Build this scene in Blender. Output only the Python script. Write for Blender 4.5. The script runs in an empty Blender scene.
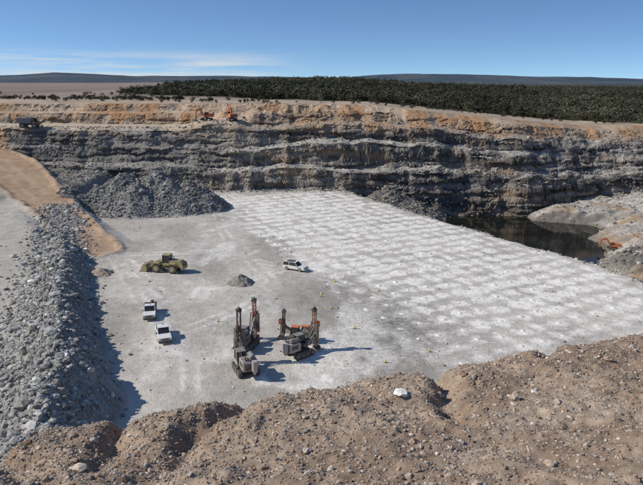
import bpy, bmesh, math, random
import numpy as np
from mathutils import Vector, Matrix
random.seed(7)
rng = np.random.default_rng(11)
scene = bpy.context.scene
scene.view_settings.view_transform = 'Standard'
scene.view_settings.look = 'None'
scene.view_settings.exposure = 0

# ------------------------------------------------------------------ noise
_T = [np.random.default_rng(100+i).random((256,256)) for i in range(8)]
def vn(x, y, s=0):
    T=_T[s%8]
    x=np.asarray(x,float)+17.3*s+1000; y=np.asarray(y,float)+9.1*s+1000
    xi=np.floor(x).astype(np.int64); yi=np.floor(y).astype(np.int64)
    fx=x-xi; fy=y-yi
    fx=fx*fx*fx*(fx*(fx*6-15)+10); fy=fy*fy*fy*(fy*(fy*6-15)+10)
    x0=xi&255; x1=(xi+1)&255; y0=yi&255; y1=(yi+1)&255
    return ((T[x0,y0]*(1-fx)+T[x1,y0]*fx)*(1-fy)+(T[x0,y1]*(1-fx)+T[x1,y1]*fx)*fy)*2-1
def fbm(x,y,o=4,s=0,g=0.5):
    r=0;a=1;f=1;n=0
    for i in range(o):
        r=r+a*vn(x*f+i*3.7,y*f-i*5.1,s+i); n+=a; a*=g; f*=2.03
    return r/n
def ridg(x,y,o=4,s=0):
    r=0;a=1;f=1;n=0
    for i in range(o):
        r=r+a*(1-np.abs(vn(x*f+i*3.7,y*f-i*5.1,s+i))*2); n+=a; a*=.5; f*=2.03
    return r/n
def cells(x,y,s=0):
    """random value of the nearest jittered cell: angular blocks"""
    T1,T2,T3=_T[s%8],_T[(s+1)%8],_T[(s+2)%8]
    xi=np.floor(x).astype(np.int64); yi=np.floor(y).astype(np.int64)
    best=np.full(np.shape(x),9.); v=np.zeros(np.shape(x))
    for a in (-1,0,1):
        for b in (-1,0,1):
            cx=xi+a; cy=yi+b; i=cx&255; j=cy&255
            d=(cx+T1[i,j]-x)**2+(cy+T2[i,j]-y)**2
            m=d<best; best=np.where(m,d,best); v=np.where(m,T3[i,j],v)
    return v*2-1
def ss(a,b,x):
    t=np.clip((x-a)/(b-a),0,1); return t*t*(3-2*t)
def poly_dist(x,y,pts):
    best=np.full(np.shape(x),1e9); v=np.zeros(np.shape(x)); w=np.zeros(np.shape(x))
    for (a,b) in zip(pts[:-1],pts[1:]):
        dx=b[0]-a[0]; dy=b[1]-a[1]; L=dx*dx+dy*dy
        t=np.clip(((x-a[0])*dx+(y-a[1])*dy)/L,0,1)
        d=np.hypot(x-a[0]-t*dx,y-a[1]-t*dy)
        m=d<best
        best=np.where(m,d,best); v=np.where(m,a[2]+t*(b[2]-a[2]),v); w=np.where(m,a[3]+t*(b[3]-a[3]),w)
    return best,v,w

# ------------------------------------------------------------------ terrain function
ROAD=[(-118,208,11.5,10),(-95,187,9,9.5),(-74,160,5.2,7.0),(-57,138,1.9,5.0),(-43,119,0.0,3.4)]
CONES=[(-51,163,8.6),(-43,164,9.2),(-35,163,6.6),(-57,161,5.4),(-30,161,3.6),(-47,159,7.0),(-39,161,7.4),(-61,160,3.6)]
def berm_x(y): return np.interp(y,[20,45,59,78,95,128,145],[-20,-23,-26.5,-34.4,-40.5,-53,-60])
def terrain(x,y,full=False):
    x=np.asarray(x,float); y=np.asarray(y,float)
    n1=fbm(x/18,y/18,4,1); n2=fbm(x/4,y/4,4,2); n3=fbm(x/1.3,y/1.3,3,3)
    floor=0.25*n1+0.07*n2+0.035*n3
    xe=np.interp(y,[40,60,95,108,146,190,200],[58,56,53,50,29,6,0])+1.2*n2
    low=ss(0,3.6,x-xe)
    xs=np.interp(y,[110,122,133,142,150,162,172,178,184,190,200],[48,50,57,63,68,68,77,75,60,60,76])+2.6*n2+2*n1
    land=np.clip((x-xs)/11,-.3,1)
    bank=-9.3+4.0*ss(-.12,1,land)+1.2*n1*ss(-.1,.3,land)+(.4+.5*ss(0,.4,land))*n2+ 1.6*ss(80,105,x)
    bank=bank+.6*ridg(x/4,y/4,4,2)*ss(-.1,.3,land)+.35*n3*ss(0,.3,land)
    rub=np.exp(-((x-64)/7)**2-((y-124)/7)**2)
    bank=bank+3.2*rub*(1+.5*n2)
    tal=1.2-.62*np.hypot((x-20)*.8,(y-191))+1.2*n1+1.0*n2+.4*n3
    talm=ss(-.3,.5,tal-bank)
    bank=np.maximum(bank,tal)
    floor=floor*(1-low)+bank*low
    talm=talm*low
    # west level
    bx=berm_x(y)+1.0*fbm(y/6,y*0+2,3,4); dx=(x-bx)*.9
    west=np.interp(y,[50,80,110,140,165],[0.3,.8,1.4,3.0,5])+.3*n1+.15*n2
    floor=np.where(dx<0,np.maximum(floor,west*ss(0,-6,dx)),floor)
    # berm
    hc=np.interp(y,[30,45,59,78,95,128,146,152],[5.8,5.4,5.0,3.9,3.5,2.9,1.6,0])+0.7*fbm(y/3.2,y*0+x*.05,3,5)
    sl=np.where(dx>0,1.0,.48)
    lump=ridg(x/3.1,y/3.1,4,2)
    bz=hc-np.sqrt((np.abs(dx)*sl)**2+.25)+.5+ .75*lump*np.exp(-(dx/8)**2)-.3
    bermm=ss(-.2,.5,bz-floor)
    z=np.maximum(floor,bz)
    # rock pile
    pz=np.full(np.shape(x),-60.0)
    for cx,cy,h in CONES:
        r=np.hypot((x-cx),(y-cy)*1.15)+1.4*n1*2+.8*n2
        pz=np.maximum(pz,h-np.maximum(r-2.0,0)*.78)
    pz=np.minimum(pz,9.3+.5*n2)+.4*lump
    pilem=ss(-.3,.5,pz-z); z=np.maximum(z,pz)
    # back wall
    yb=192+np.interp(x,[-130,-30,6,60,93,150],[6,-2,0,2,14,26])+2.6*fbm(x/13,x*0+1,4,6)
    d=y-yb
    d=np.maximum(d,np.maximum(x-150+3*n1,-135-x+3*n1))
    dw=d+1.0*n2+.25*n3
    R=np.interp(x,[-200,-130,-40,20,60,93,150,400],[24.5,24.8,24.3,23.6,20,16.8,15.5,15])
    k=R/23.5
    b1=2.2*fbm(x/26,y*0+3,2,1)+.8*fbm(x/7,y*0+9,2,2)
    b2=2.0*fbm(x/31,y*0+13,2,3)+.8*fbm(x/6,y*0+5,2,2)
    zr=np.interp(dw,[-6,-4,-.6,0,1.8,5.0,6.4,10.4,11.8,16.0,19,24],[-30,-11.5,-1.4,0,5.6,6.6,11.6,12.7,17.0,18.4,21.8,23.5])
    zp=np.interp(dw,[-6,-4,-.6,0,5,11,14.5,20,24],[-30,-11.5,-1.4,0,5.6,13.6,17.4,21.6,23.5])
    col_=ss(-.0,.5,fbm(x/17,dw/14,3,4))*.85
    zr=zr*(1-col_)+zp*col_
    zr=np.where(zr>0,zr*k+(b1*ss(1,4,zr)*ss(11,8,zr)+b2*ss(8,11,zr)*ss(21,16,zr)),zr)
    zl=np.interp(dw,[-6,-4,-.6,0,3,6.5,9,11,13,27,29.5,33,35.5,38],[-30,-11.5,-1.4,0,6.5,7.6,13,16.8,17.5,17.9,21.2,21.8,24.2,24.6])
    wl=ss(-26,-46,x+5*n1)
    zw=zl*wl+zr*(1-wl)
    hump=np.exp(-((x+12)/34)**2)*ss(15,18,d)*ss(44,32,d)
    zw=zw+hump*(1.3*ridg(x/5,y/5,3,3)+.3)*.9
    pad=np.exp(-((x+33)/9.5)**4-((y-207)/6)**4)
    zw=zw*(1-pad)+(19.9+.1*n2)*pad
    wallm=ss(-.3,.6,zw-z)
    z=np.maximum(z,zw)
    # country outside the pit
    B=np.interp(x,[-3000,-130,-40,20,93,400,3000],[22,24.6,24.3,23.6,16.8,14,10])
    hill=10.0*np.exp(-((x-90)/220)**2-((y-700)/220)**2)+8*np.exp(-((x-420)/420)**2-((y-1500)/420)**2)+6*np.exp(-((x+350)/600)**2-((y-2600)/420)**2)
    out=ss(30,70,d)
    z=z*(1-out)+(B+.5*n1+hill*ss(230,330,y))*out
    # ramp
    rd,rz,rw=poly_dist(x,y,ROAD)
    rdn=rd+1.2*n1+.9*n2+.3*n3
    rm=1-ss(rw,rw+4.0,rdn)
    rm=rm*ss(14,8,d)
    z=z*(1-rm)+(rz+.10*n2+.05*n3+.45*ss(rw-1.6,rw-.2,rdn)*ss(rw+1.4,rw,rdn)*(1+n2))*rm
    rdm=ss(rw+1.3,rw-1.0,rdn)
    # near wall below the camera
    e=(y-(4.2+.36*x))/1.063
    nz=28.9-1.35*np.maximum(e+ .8*n1*ss(0,6,e),0)+.5*n2*ss(1,5,e)
    near=ss(-.2,.4,nz-z)
    z=np.maximum(z,nz)
    if not full: return z
    return z,dict(n1=n1,n2=n2,n3=n3,low=low,land=land,rub=rub,berm=bermm,pile=pilem,wall=wallm,d=d,R=R,out=out,road=rdm,near=near,xe=xe,dx=dx,wl=wl,hump=hump,yb=yb,pad=pad,tal=talm)

# blast pattern lattice
ca,sa=0.46,-0.89
SP_A,SP_B=4.1,3.5
JIT=.24
def blast_ab(x,y):
    return (x*ca+y*sa)/SP_A,(x*(-sa)+y*ca)/SP_B
BL=[(-31,180),(4,187),(27.5,146),(48.5,108),(50.5,95),(52,70),(16,60),(14,70),(-6,112),(-22,150)]
def in_poly(x,y,P):
    ins=np.zeros(np.shape(x),bool); n=len(P)
    for i in range(n):
        x1,y1=P[i];x2,y2=P[(i+1)%n]
        c=((y1>y)!=(y2>y))&(x<(x2-x1)*(y-y1)/(y2-y1+1e-9)+x1)
        ins^=c
    return ins
def blast_soft(x,y):
    m=in_poly(x,y,BL)
    d,_,_=poly_dist(x,y,[(p[0],p[1],0,0) for p in BL+[BL[0]]])
    d=np.where(m,d,-d)
    return ss(-2.5,2.5,d+2.2*fbm(x/7,y/7,3,5))
def hole_dist(x,y):
    wx=x+1.0*fbm(x/1.2,y/1.2,3,2); wy=y+1.0*fbm(x/1.2+9,y/1.2,3,3)
    a,b=blast_ab(wx,wy)
    best=np.full(np.shape(x),9.); rv=np.zeros(np.shape(x))
    ib0=np.floor(b); ia0=np.floor(a)
    for jb in (0,1):
        bi=ib0+jb
        for ja in (0,1):
            ai=ia0+ja
            h1=_T[1][ai.astype(int)&255,bi.astype(int)&255]; h2=_T[2][ai.astype(int)&255,bi.astype(int)&255]
            h3=_T[3][ai.astype(int)&255,bi.astype(int)&255]; h4=_T[4][ai.astype(int)&255,bi.astype(int)&255]
            da=np.abs(a-(ai+JIT*(h1-.5)))*SP_A; db=np.abs(b-(bi+JIT*(h2-.5)))*SP_B
            dd=((da*(.78+.4*h4))**2.6+(db*(1.12-.35*h4))**2.6+1e-6)**(1/2.6)/(.85+.5*h3)
            m=dd<best; best=np.where(m,dd,best); rv=np.where(m,h3,rv)
    ra=np.abs(a-np.round(a))*SP_A; rb=np.abs(b-np.round(b))*SP_B
    return best,rv,ra,rb

# ------------------------------------------------------------------ materials
def new_mat(name):
    m=bpy.data.materials.new(name); m.use_nodes=True
    nt=m.node_tree; bs=nt.nodes['Principled BSDF']
    return m,nt,bs
def simple(name,col,rough=.6,metal=0,dirt=.25,scale=3.0,dcol=(.33,.29,.24)):
    m,nt,bs=new_mat(name)
    tc=nt.nodes.new('ShaderNodeTexCoord')
    no=nt.nodes.new('ShaderNodeTexNoise'); no.inputs['Scale'].default_value=scale; no.inputs['Detail'].default_value=4
    nt.links.new(tc.outputs['Object'],no.inputs['Vector'])
    rp=nt.nodes.new('ShaderNodeMapRange'); rp.inputs[1].default_value=.4; rp.inputs[2].default_value=.75; rp.inputs[3].default_value=dirt*.3; rp.inputs[4].default_value=min(1,dirt*2)
    nt.links.new(no.outputs['Fac'],rp.inputs[0])
    mx=nt.nodes.new('ShaderNodeMix'); mx.data_type='RGBA'
    mx.inputs[6].default_value=(*col,1); mx.inputs[7].default_value=(*dcol,1)
    nt.links.new(rp.outputs[0],mx.inputs[0]); nt.links.new(mx.outputs[2],bs.inputs['Base Color'])
    bs.inputs['Roughness'].default_value=rough; bs.inputs['Metallic'].default_value=metal
    return m
def ground_mat(name,sc,bump,blast=False,contrast=.35,bdist=.2,det=3):
    m,nt,bs=new_mat(name); N=nt.nodes; L=nt.links
    at=N.new('ShaderNodeAttribute'); at.attribute_name='Col'
    tc=N.new('ShaderNodeTexCoord')
    prev=None; hprev=None
    for i,s in enumerate(sc):
        no=N.new('ShaderNodeTexNoise'); no.inputs['Scale'].default_value=s; no.inputs['Detail'].default_value=det; no.inputs['Roughness'].default_value=.65
        L.new(tc.outputs['Object'],no.inputs['Vector'])
        mr=N.new('ShaderNodeMapRange'); mr.inputs[1].default_value=.3; mr.inputs[2].default_value=.7
        mr.inputs[3].default_value=1-contrast; mr.inputs[4].default_value=1+contrast
        L.new(no.outputs['Fac'],mr.inputs[0])
        if prev is None: prev=mr.outputs[0]; hprev=no.outputs['Fac']
        else:
            mu=N.new('ShaderNodeMath'); mu.operation='MULTIPLY'; L.new(prev,mu.inputs[0]); L.new(mr.outputs[0],mu.inputs[1]); prev=mu.outputs[0]
            ad=N.new('ShaderNodeMath'); ad.operation='MULTIPLY_ADD'; L.new(no.outputs['Fac'],ad.inputs[0]); ad.inputs[1].default_value=.5; L.new(hprev,ad.inputs[2]); hprev=ad.outputs[0]
    src=at.outputs['Color']
    if blast:
        ab=N.new('ShaderNodeAttribute'); ab.attribute_name='dust'
        no=N.new('ShaderNodeTexNoise'); no.inputs['Scale'].default_value=1.5; no.inputs['Detail'].default_value=5; no.inputs['Roughness'].default_value=.75
        L.new(tc.outputs['Object'],no.inputs['Vector'])
        ad=N.new('ShaderNodeMath'); ad.operation='MULTIPLY_ADD'; L.new(no.outputs['Fac'],ad.inputs[0]); ad.inputs[1].default_value=1.25; L.new(ab.outputs['Fac'],ad.inputs[2])
        mr=N.new('ShaderNodeMapRange'); mr.inputs[1].default_value=.74; mr.inputs[2].default_value=1.5; L.new(ad.outputs[0],mr.inputs[0])
        mx=N.new('ShaderNodeMix'); mx.data_type='RGBA'; mx.inputs[7].default_value=(.80,.765,.70,1)
        L.new(mr.outputs[0],mx.inputs[0]); L.new(src,mx.inputs[6]); src=mx.outputs[2]
    vm=N.new('ShaderNodeVectorMath'); vm.operation='SCALE'; L.new(src,vm.inputs[0]); L.new(prev,vm.inputs['Scale'])
    L.new(vm.outputs[0],bs.inputs['Base Color'])
    bs.inputs['Roughness'].default_value=.95; bs.inputs['Specular IOR Level'].default_value=.15
    if bump:
        bu=N.new('ShaderNodeBump'); bu.inputs['Strength'].default_value=bump; bu.inputs['Distance'].default_value=bdist
        L.new(hprev,bu.inputs['Height']); L.new(bu.outputs[0],bs.inputs['Normal'])
    return m
M_ground=ground_mat('quarry_ground_mat',[.6,4.5],.6,blast=True,contrast=.16,bdist=.33,det=4)
M_rock=ground_mat('broken_rock_mat',[4],.5,contrast=.25,bdist=.2)
M_soil=ground_mat('gravel_soil_mat',[9,110],.6,contrast=.2,bdist=.015)
M_stone=ground_mat('pebble_mat',[50],.4,contrast=.3,bdist=.01)

def grid_mesh(name,xs,ys,Z,XX=None,YY=None,col=None,attrs=None,mat=None,smooth=True):
    nx,ny=len(xs),len(ys)
    if XX is None: XX,YY=np.meshgrid(xs,ys)
    co=np.stack([XX,YY,Z],-1).reshape(-1,3).astype(np.float32)
    idx=np.arange(nx*ny).reshape(ny,nx)
    q=np.stack([idx[:-1,:-1],idx[:-1,1:],idx[1:,1:],idx[1:,:-1]],-1).reshape(-1,4)
    return raw_mesh(name,co,q,col,attrs,mat,smooth)
def raw_mesh(name,co,faces,col=None,attrs=None,mat=None,smooth=False):
    me=bpy.data.meshes.new(name); k=faces.shape[1]; nf=len(faces)
    me.vertices.add(len(co)); me.vertices.foreach_set('co',co.astype(np.float32).ravel())
    me.loops.add(nf*k); me.loops.foreach_set('vertex_index',faces.astype(np.int32).ravel())
    me.polygons.add(nf); me.polygons.foreach_set('loop_start',np.arange(0,nf*k,k,dtype=np.int32))
    if isinstance(smooth,np.ndarray): sm=smooth.ravel()
    else: sm=np.full(nf,smooth)
    me.polygons.foreach_set('use_smooth',sm)
    me.update(calc_edges=True)
    if col is not None:
        a=me.color_attributes.new('Col','FLOAT_COLOR','POINT')
        c=np.concatenate([col.reshape(-1,3),np.ones((len(co),1))],1).astype(np.float32)
        a.data.foreach_set('color',c.ravel())
    for n,v in (attrs or {}).items():
        a=me.attributes.new(n,'FLOAT','POINT'); a.data.foreach_set('value',v.astype(np.float32).ravel())
    ob=bpy.data.objects.new(name,me); scene.collection.objects.link(ob)
    if mat: me.materials.append(mat)
    return ob
def geo(a,b,step,ratio):
    out=[a];s=step
    while out[-1]<b: out.append(out[-1]+s); s*=ratio
    return out[1:]
dense_x=list(np.arange(-40,56,.33))
left=list(np.arange(-118,-40,.42)); right=list(np.arange(56.2,118,.42))
xs=[-v for v in geo(118,9000,1.2,1.09)][::-1]+left+dense_x+right+geo(118,9000,1.2,1.09)
ys=[-v for v in geo(30,600,3,1.3)][::-1]+list(np.arange(-30,38,1.0))+list(np.arange(38,120,.3))+list(np.arange(120,184,.38))+list(np.arange(184,188,.24))+list(np.arange(188,214,.13))+list(np.arange(214,236,.3))+list(np.arange(236,300,1.2))+geo(300,12000,1.6,1.03)
xs=np.array(xs);ys=np.array(ys)
X,Y=np.meshgrid(xs,ys)
Z,m=terrain(X,Y,True)
gy,gx=np.gradient(Z,ys,xs); slope=np.hypot(gx,gy)
def C(*c): return np.array(c)
def mixc(a,b,t): return a+(b-a)*t[...,None]
n1,n2,n3=m['n1'],m['n2'],m['n3']
nb=fbm(X/9,Y/9,5,4)
ONE=np.zeros(X.shape+(3,))
col=ONE+C(.49,.455,.40)
st=fbm((X*ca+Y*sa)/14,(X*-sa+Y*ca)/2.5,4,6)
col*= (1+.24*nb+.14*st)[...,None]
col=mixc(col,C(.32,.295,.255),ss(.1,.55,fbm(X/11+5,Y/16,4,3))*.6)
wet=np.exp(-((X-9)/9)**2-((Y-80)/13)**2)
col=mixc(col,C(.20,.19,.17),np.clip(wet*.85*(1+.5*n2),0,1))
wet2=np.exp(-((X-2)/9)**2-((Y-93)/8)**2)
col=mixc(col,C(.29,.27,.235),np.clip(wet2*.75,0,1))
trk=np.zeros(X.shape)
for P in ([(-44,122,0,0),(-34,104,0,0),(-27,90,0,0),(-16,70,0,0),(-12,56,0,0)],[(-4,109,0,0),(-12,100,0,0),(-24,92,0,0),(-36,112,0,0)],[(-40,116,0,0),(-22,118,0,0),(-6,108,0,0),(10,92,0,0)],[(-20,76,0,0),(-10,88,0,0),(-8,100,0,0),(-20,130,0,0),(-28,160,0,0)]):
    dd,_,_=poly_dist(X+1.2*n1,Y+1.2*fbm(X/18+5,Y/18,3,2),P)
    trk=np.maximum(trk,np.exp(-((dd-.85)/.38)**2)+.35*np.exp(-(dd/2.2)**2))
trk*=ss(-.5,.3,n2)
# lower right
lowc=mixc(ONE+C(.47,.435,.385),C(.35,.25,.16),ss(0.05,.6,n1+n2*.6))
lowc=mixc(lowc,C(.30,.28,.245),ss(0,.4,fbm(X/6,Y/3,3,6))*.7)
lowc=mixc(lowc,C(.12,.11,.10),ss(.25,.7,m['rub']+.2*n2))
lowc=mixc(lowc,C(.15,.12,.085),ss(-7.2,-8.0,Z))
lowc=mixc(lowc,C(.20,.18,.155),ss(.45,1.0,slope))
lowc=mixc(lowc,C(.20,.185,.16)+0*lowc,m['tal']*.9)
col=mixc(col,lowc,m['low'])
westm=ss(-1,-6,m['dx'])*(1-m['out'])
col=mixc(col,ONE+C(.44,.41,.355),westm*.8)
apron=ss(146,154,Y+3*n2)*ss(-30,-40,X+3*n1)*(1-m['road'])*(1-m['out'])
apc=ONE+C(.24,.225,.20); apc=apc*(1+.4*fbm(X/1.2,Y/1.2,3,1))[...,None]
col=mixc(col,apc,apron)
rockc=ONE+C(.30,.292,.27)
rockc=rockc*(1+.45*fbm(X/1.1,Y/1.1,3,2))[...,None]
col=mixc(col,rockc,m['berm'])
pilec=ONE+C(.235,.228,.21); pilec=pilec*(1+.5*fbm(X/1.2,Y/1.2,3,5))[...,None]
col=mixc(col,pilec,m['pile'])
# wall strata
wsel=(m['wall']>.02)&(m['d']<45)&(np.abs(X)<170)&(Y>150)
blk=np.zeros(X.shape); blk2=np.zeros(X.shape); blk3=np.zeros(X.shape)
xw,zw_=X[wsel]+.6*n3[wsel],Z[wsel]+.3*n3[wsel]
blk[wsel]=cells(xw/3.6,zw_/1.2+.1*xw/3.2,0); blk2[wsel]=cells(xw/1.5+7,zw_/.7,3); blk3[wsel]=cells(xw/9,zw_/2.4+3,5)
zz=Z+1.2*fbm(X/16,Z/5,3,2)+.03*X
str1=fbm(X/40,zz/1.0,4,1)*1.6+.5*fbm(X/8,zz/.7,3,4)+.18*blk+.14*blk2
wc=mixc(ONE+C(.110,.100,.09),C(.30,.268,.225),ss(-.45,.6,str1))
wc=mixc(wc,C(.31,.215,.135),ss(.25,.75,fbm(X/14,Z/4,3,6)+.25)*.5)
wc=mixc(wc,C(.44,.41,.36),ss(1.0,.3,slope)*.85)
wc=wc*(1+.25*fbm(X/.9,zz/.6,2,3)+.14*blk2+.12*blk)[...,None]
frac=Z/np.maximum(m['R'],1)
topm=ss(.66,.80,frac+.09*fbm(X/8,Y/8,3,3))
soil=mixc(ONE+C(.40,.285,.185),C(.50,.39,.28),ss(-.2,.4,fbm(X/12,Y/5,4,1)))
soil=mixc(soil,C(.42,.225,.10),ss(-.05,.4,fbm(X/7,Y/7,3,5))*.75)
soil=mixc(soil,C(.20,.155,.115),ss(.7,1.4,slope)*ss(-.3,.3,n2+n1)*.7)
wc=mixc(wc,soil,topm)
gl=mixc(ONE+C(.16,.15,.135),C(.29,.27,.24),ss(-.4,.4,str1))
wc=mixc(wc,gl,m['wl']*ss(.66,.55,frac)*.8)
bench=m['wl']*ss(11,13.5,m['d'])*ss(28,26,m['d'])
wc=mixc(wc,ONE+C(.50,.41,.30),np.maximum(bench,m['pad'])*.9)
col=mixc(col,wc,m['wall'])
# outside country
oc=mixc(ONE+C(.46,.37,.28),C(.34,.27,.19),ss(-.3,.4,nb))
fld=mixc(ONE+C(.31,.235,.19),C(.25,.195,.155),ss(-.2,.4,fbm(X/90,Y/300,3,2)))
fld=mixc(fld,C(.15,.14,.09),ss(.1,.3,fbm(X/60,Y/260+3,3,4))*.5)
oc=mixc(oc,fld,ss(250,330,Y))
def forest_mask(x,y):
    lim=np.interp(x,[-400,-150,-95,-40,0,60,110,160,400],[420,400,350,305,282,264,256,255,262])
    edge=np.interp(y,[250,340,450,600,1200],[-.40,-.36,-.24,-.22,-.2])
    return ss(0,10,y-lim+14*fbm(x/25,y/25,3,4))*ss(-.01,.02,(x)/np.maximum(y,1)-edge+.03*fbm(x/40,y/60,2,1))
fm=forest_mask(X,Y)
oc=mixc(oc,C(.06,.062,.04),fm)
outm=ss(20,34,m['d'])*(1-m['wl'])+ss(36,40,m['d'])*m['wl']
col=mixc(col,oc,outm)
col=mixc(col,ONE+C(.43,.29,.18),m['road']*.95)
rd,_,rw=poly_dist(X,Y,ROAD)
col=mixc(col,ONE+C(.50,.38,.27),m['road']*np.exp(-((np.abs(rd)-1.8)/.9)**2)*.6)
col=mixc(col,ONE+C(.33,.21,.13),m['road']*ss(0,.4,fbm(X/6,Y/6,3,2))*.5)
nc=mixc(ONE+C(.30,.22,.155),C(.2,.19,.18),ss(2,9,29-Z))
col=mixc(col,nc,m['near'])
col=np.clip(col,.02,.8)
hd,hv,ra,rb=hole_dist(X,Y)
bs_=blast_soft(X,Y)
fade=1-.4*ss(-.1,.5,fbm(X/16,Y/16,2,2))-.3*wet
lines=np.maximum(np.exp(-(rb/.5)**2)*ss(-.3,.3,fbm(X/4,Y/4,2,6)),np.exp(-(ra/.5)**2)*ss(-.1,.4,fbm(X/5+7,Y/5,2,5)))
dust=bs_*(ss(1.85,.55,hd)*(.68+.35*hv)+.20*lines+.17)*fade
dust=np.maximum(dust,bs_*.5*ss(-.2,.4,st)*ss(125,170,Y))
dust=np.maximum(dust,.55*ss(.0,.5,fbm(X/6+3,Y/12,4,1))*ss(-45,-20,X)*ss(.5,0,m['low'])*ss(200,185,Y)*ss(45,60,Y)*(1-bs_*.6))
dust=np.maximum(dust, .8*np.exp(-((np.hypot(X+3,Y-64)-3)/2.5)**2)*ss(-.2,.3,n2))
dust=np.maximum(dust,.45*trk)
dust=dust*(1-m['wall'])*(1-m['pile'])*(1-m['berm'])*(1-m['low'])*(1-m['near'])*(1-m['road'])
st3=m['wall']*ss(.5,1.4,slope)*(m['d']<60)
YY=Y+st3*(.75*fbm(X/14,Z/.8,3,2)+.45*fbm(X/5,Z/2,2,4)+.42*blk+.22*blk2+.6*blk3)
XX=X+st3*.25*fbm(X/1.7+7,Z/1.3,3,6)
ZZ=Z+m['wall']*(m['d']<45)*ss(.4,1.0,slope)*(.35*blk+.15*blk2)
flatm=(m['wall']>.3)&(m['d']<40)
flatm=flatm|(m['berm']>.5)|(m['pile']>.5)|(m['tal']>.5)|(apron>.5)
flatf=flatm[:-1,:-1]
ground=grid_mesh('quarry_ground',xs,ys,ZZ,XX,YY,col,{'dust':dust},M_ground,~flatf)

# ------------------------------------------------------------------ rocks
def ico(sub):
    bm=bmesh.new(); bmesh.ops.create_icosphere(bm,subdivisions=sub,radius=1)
    v=np.array([p.co[:] for p in bm.verts]); f=np.array([[q.index for q in fc.verts] for fc in bm.faces]); bm.free(); return v,f
def rocks(name,P,S,cols,mat,sub=1,flat=.7,sink=.25):
    v0,f0=ico(sub); n=len(P); nv=len(v0)
    a=rng.random((n,3))*2*math.pi
    ca_,sa_=np.cos(a),np.sin(a)
    j=1+rng.uniform(-.28,.28,(n,nv,1))
    V=v0[None]*j*(rng.uniform(.55,1.2,(n,1,3)))
    x,y,z=V[...,0],V[...,1],V[...,2]
    c,s=ca_[:,0:1],sa_[:,0:1]; y,z=y*c-z*s,y*s+z*c
    c,s=ca_[:,2:3],sa_[:,2:3]; x,y=x*c-y*s,x*s+y*c
    V=np.stack([x,y,z*flat],-1)*S[:,None,None]
    V+=P[:,None,:]; V[...,2]+=(S*(1-2*sink)*.5)[:,None]
    F=(f0[None]+np.arange(n)[:,None,None]*nv).reshape(-1,3)
    Cc=np.repeat(cols[:,None,:],nv,1)
    return raw_mesh(name,V.reshape(-1,3),F,Cc.reshape(-1,3),None,mat,False)
def greys(n,base,var=.3,warm=.03):
    t=np.exp(rng.normal(0,var,(n,1)))*np.array(base)[None]
    return np.clip(t*(1+rng.normal(0,warm,(n,3))),.02,.75)
n=20000
yy=rng.uniform(36,150,n); dxx=np.where(rng.random(n)<.68,-np.abs(rng.normal(0,1,n))*np.interp(yy,[60,100,150],[6.5,3.6,2.8]),np.abs(rng.normal(0,2.4,n)))
xx=berm_x(yy)+dxx; S=np.clip(rng.lognormal(-2.1,.62,n),.06,.9)
rocks('berm_boulders',np.stack([xx,yy,terrain(xx,yy)],-1),S,greys(n,(.345,.335,.305),.32),M_rock)
n=10000
ci=rng.integers(0,len(CONES),n); cc=np.array(CONES)[ci]
rr=np.sqrt(rng.random(n))*cc[:,2]*1.45+1; th=rng.random(n)*6.283
xx=cc[:,0]+rr*np.cos(th); yy=cc[:,1]+rr*np.sin(th)
S=np.clip(rng.lognormal(-1.9,.55,n),.1,.9)
rocks('rock_stockpile',np.stack([xx,yy,terrain(xx,yy)],-1),S,greys(n,(.25,.243,.225),.3),M_rock)
n=12500
xx=rng.uniform(-112,118,n); yb=192+np.interp(xx,[-130,-30,6,60,93,150],[6,-2,0,2,14,26])
yy=yb+np.where(rng.random(n)<.5,rng.normal(-1.5,1.8,n),rng.uniform(0,17,n))
k=2500; xx[:k]=rng.uniform(-86,-42,k); yy[:k]=rng.uniform(158,192,k)
S=np.clip(rng.lognormal(-1.75,.5,n),.1,.8)
rdx,_,rwx=poly_dist(xx,yy,ROAD)
k=(rdx>rwx+.5)&(terrain(xx,yy)>-8.6)
rocks('wall_talus',np.stack([xx,yy,terrain(xx,yy)],-1)[k],S[k],greys(n,(.24,.22,.19),.35)[k],M_rock)
n=1400
xx=20+rng.normal(0,9,n); yy=187+rng.normal(0,4,n)
S=np.clip(rng.lognormal(-1.7,.5,n),.12,.9)
k=(xx>np.interp(yy,[108,146,190,200],[50,29,6,0])+1)&(terrain(xx,yy)>-8.3)
rocks('rockfall_boulders',np.stack([xx,yy,terrain(xx,yy)],-1)[k],S[k],greys(n,(.24,.22,.19),.35)[k],M_rock)
n=4000
yy=rng.uniform(92,190,n); xx=np.interp(yy,[40,60,95,108,146,190,200],[58,56,53,50,29,6,0])+rng.normal(1.2,1.0,n)
k=1300; xx[:k]=rng.normal(65,7,k); yy[:k]=rng.normal(125,8,k)
xx[k:k+1400]=rng.uniform(60,110,1400); yy[k:k+1400]=rng.uniform(130,205,1400)
S=np.clip(rng.lognormal(-1.8,.5,n),.1,.7)
k=terrain(xx,yy)>-8.4
rocks('bench_rubble',np.stack([xx,yy,terrain(xx,yy)],-1)[k],S[k],greys(n,(.28,.26,.225),.4)[k],M_rock)
n=5000
xx=rng.uniform(-48,50,n); yy=rng.uniform(52,185,n)
S=np.clip(rng.lognormal(-2.7,.45,n),.04,.3)
rocks('floor_debris',np.stack([xx,yy,terrain(xx,yy)],-1),S,greys(n,(.42,.39,.35),.35),M_rock)

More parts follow.
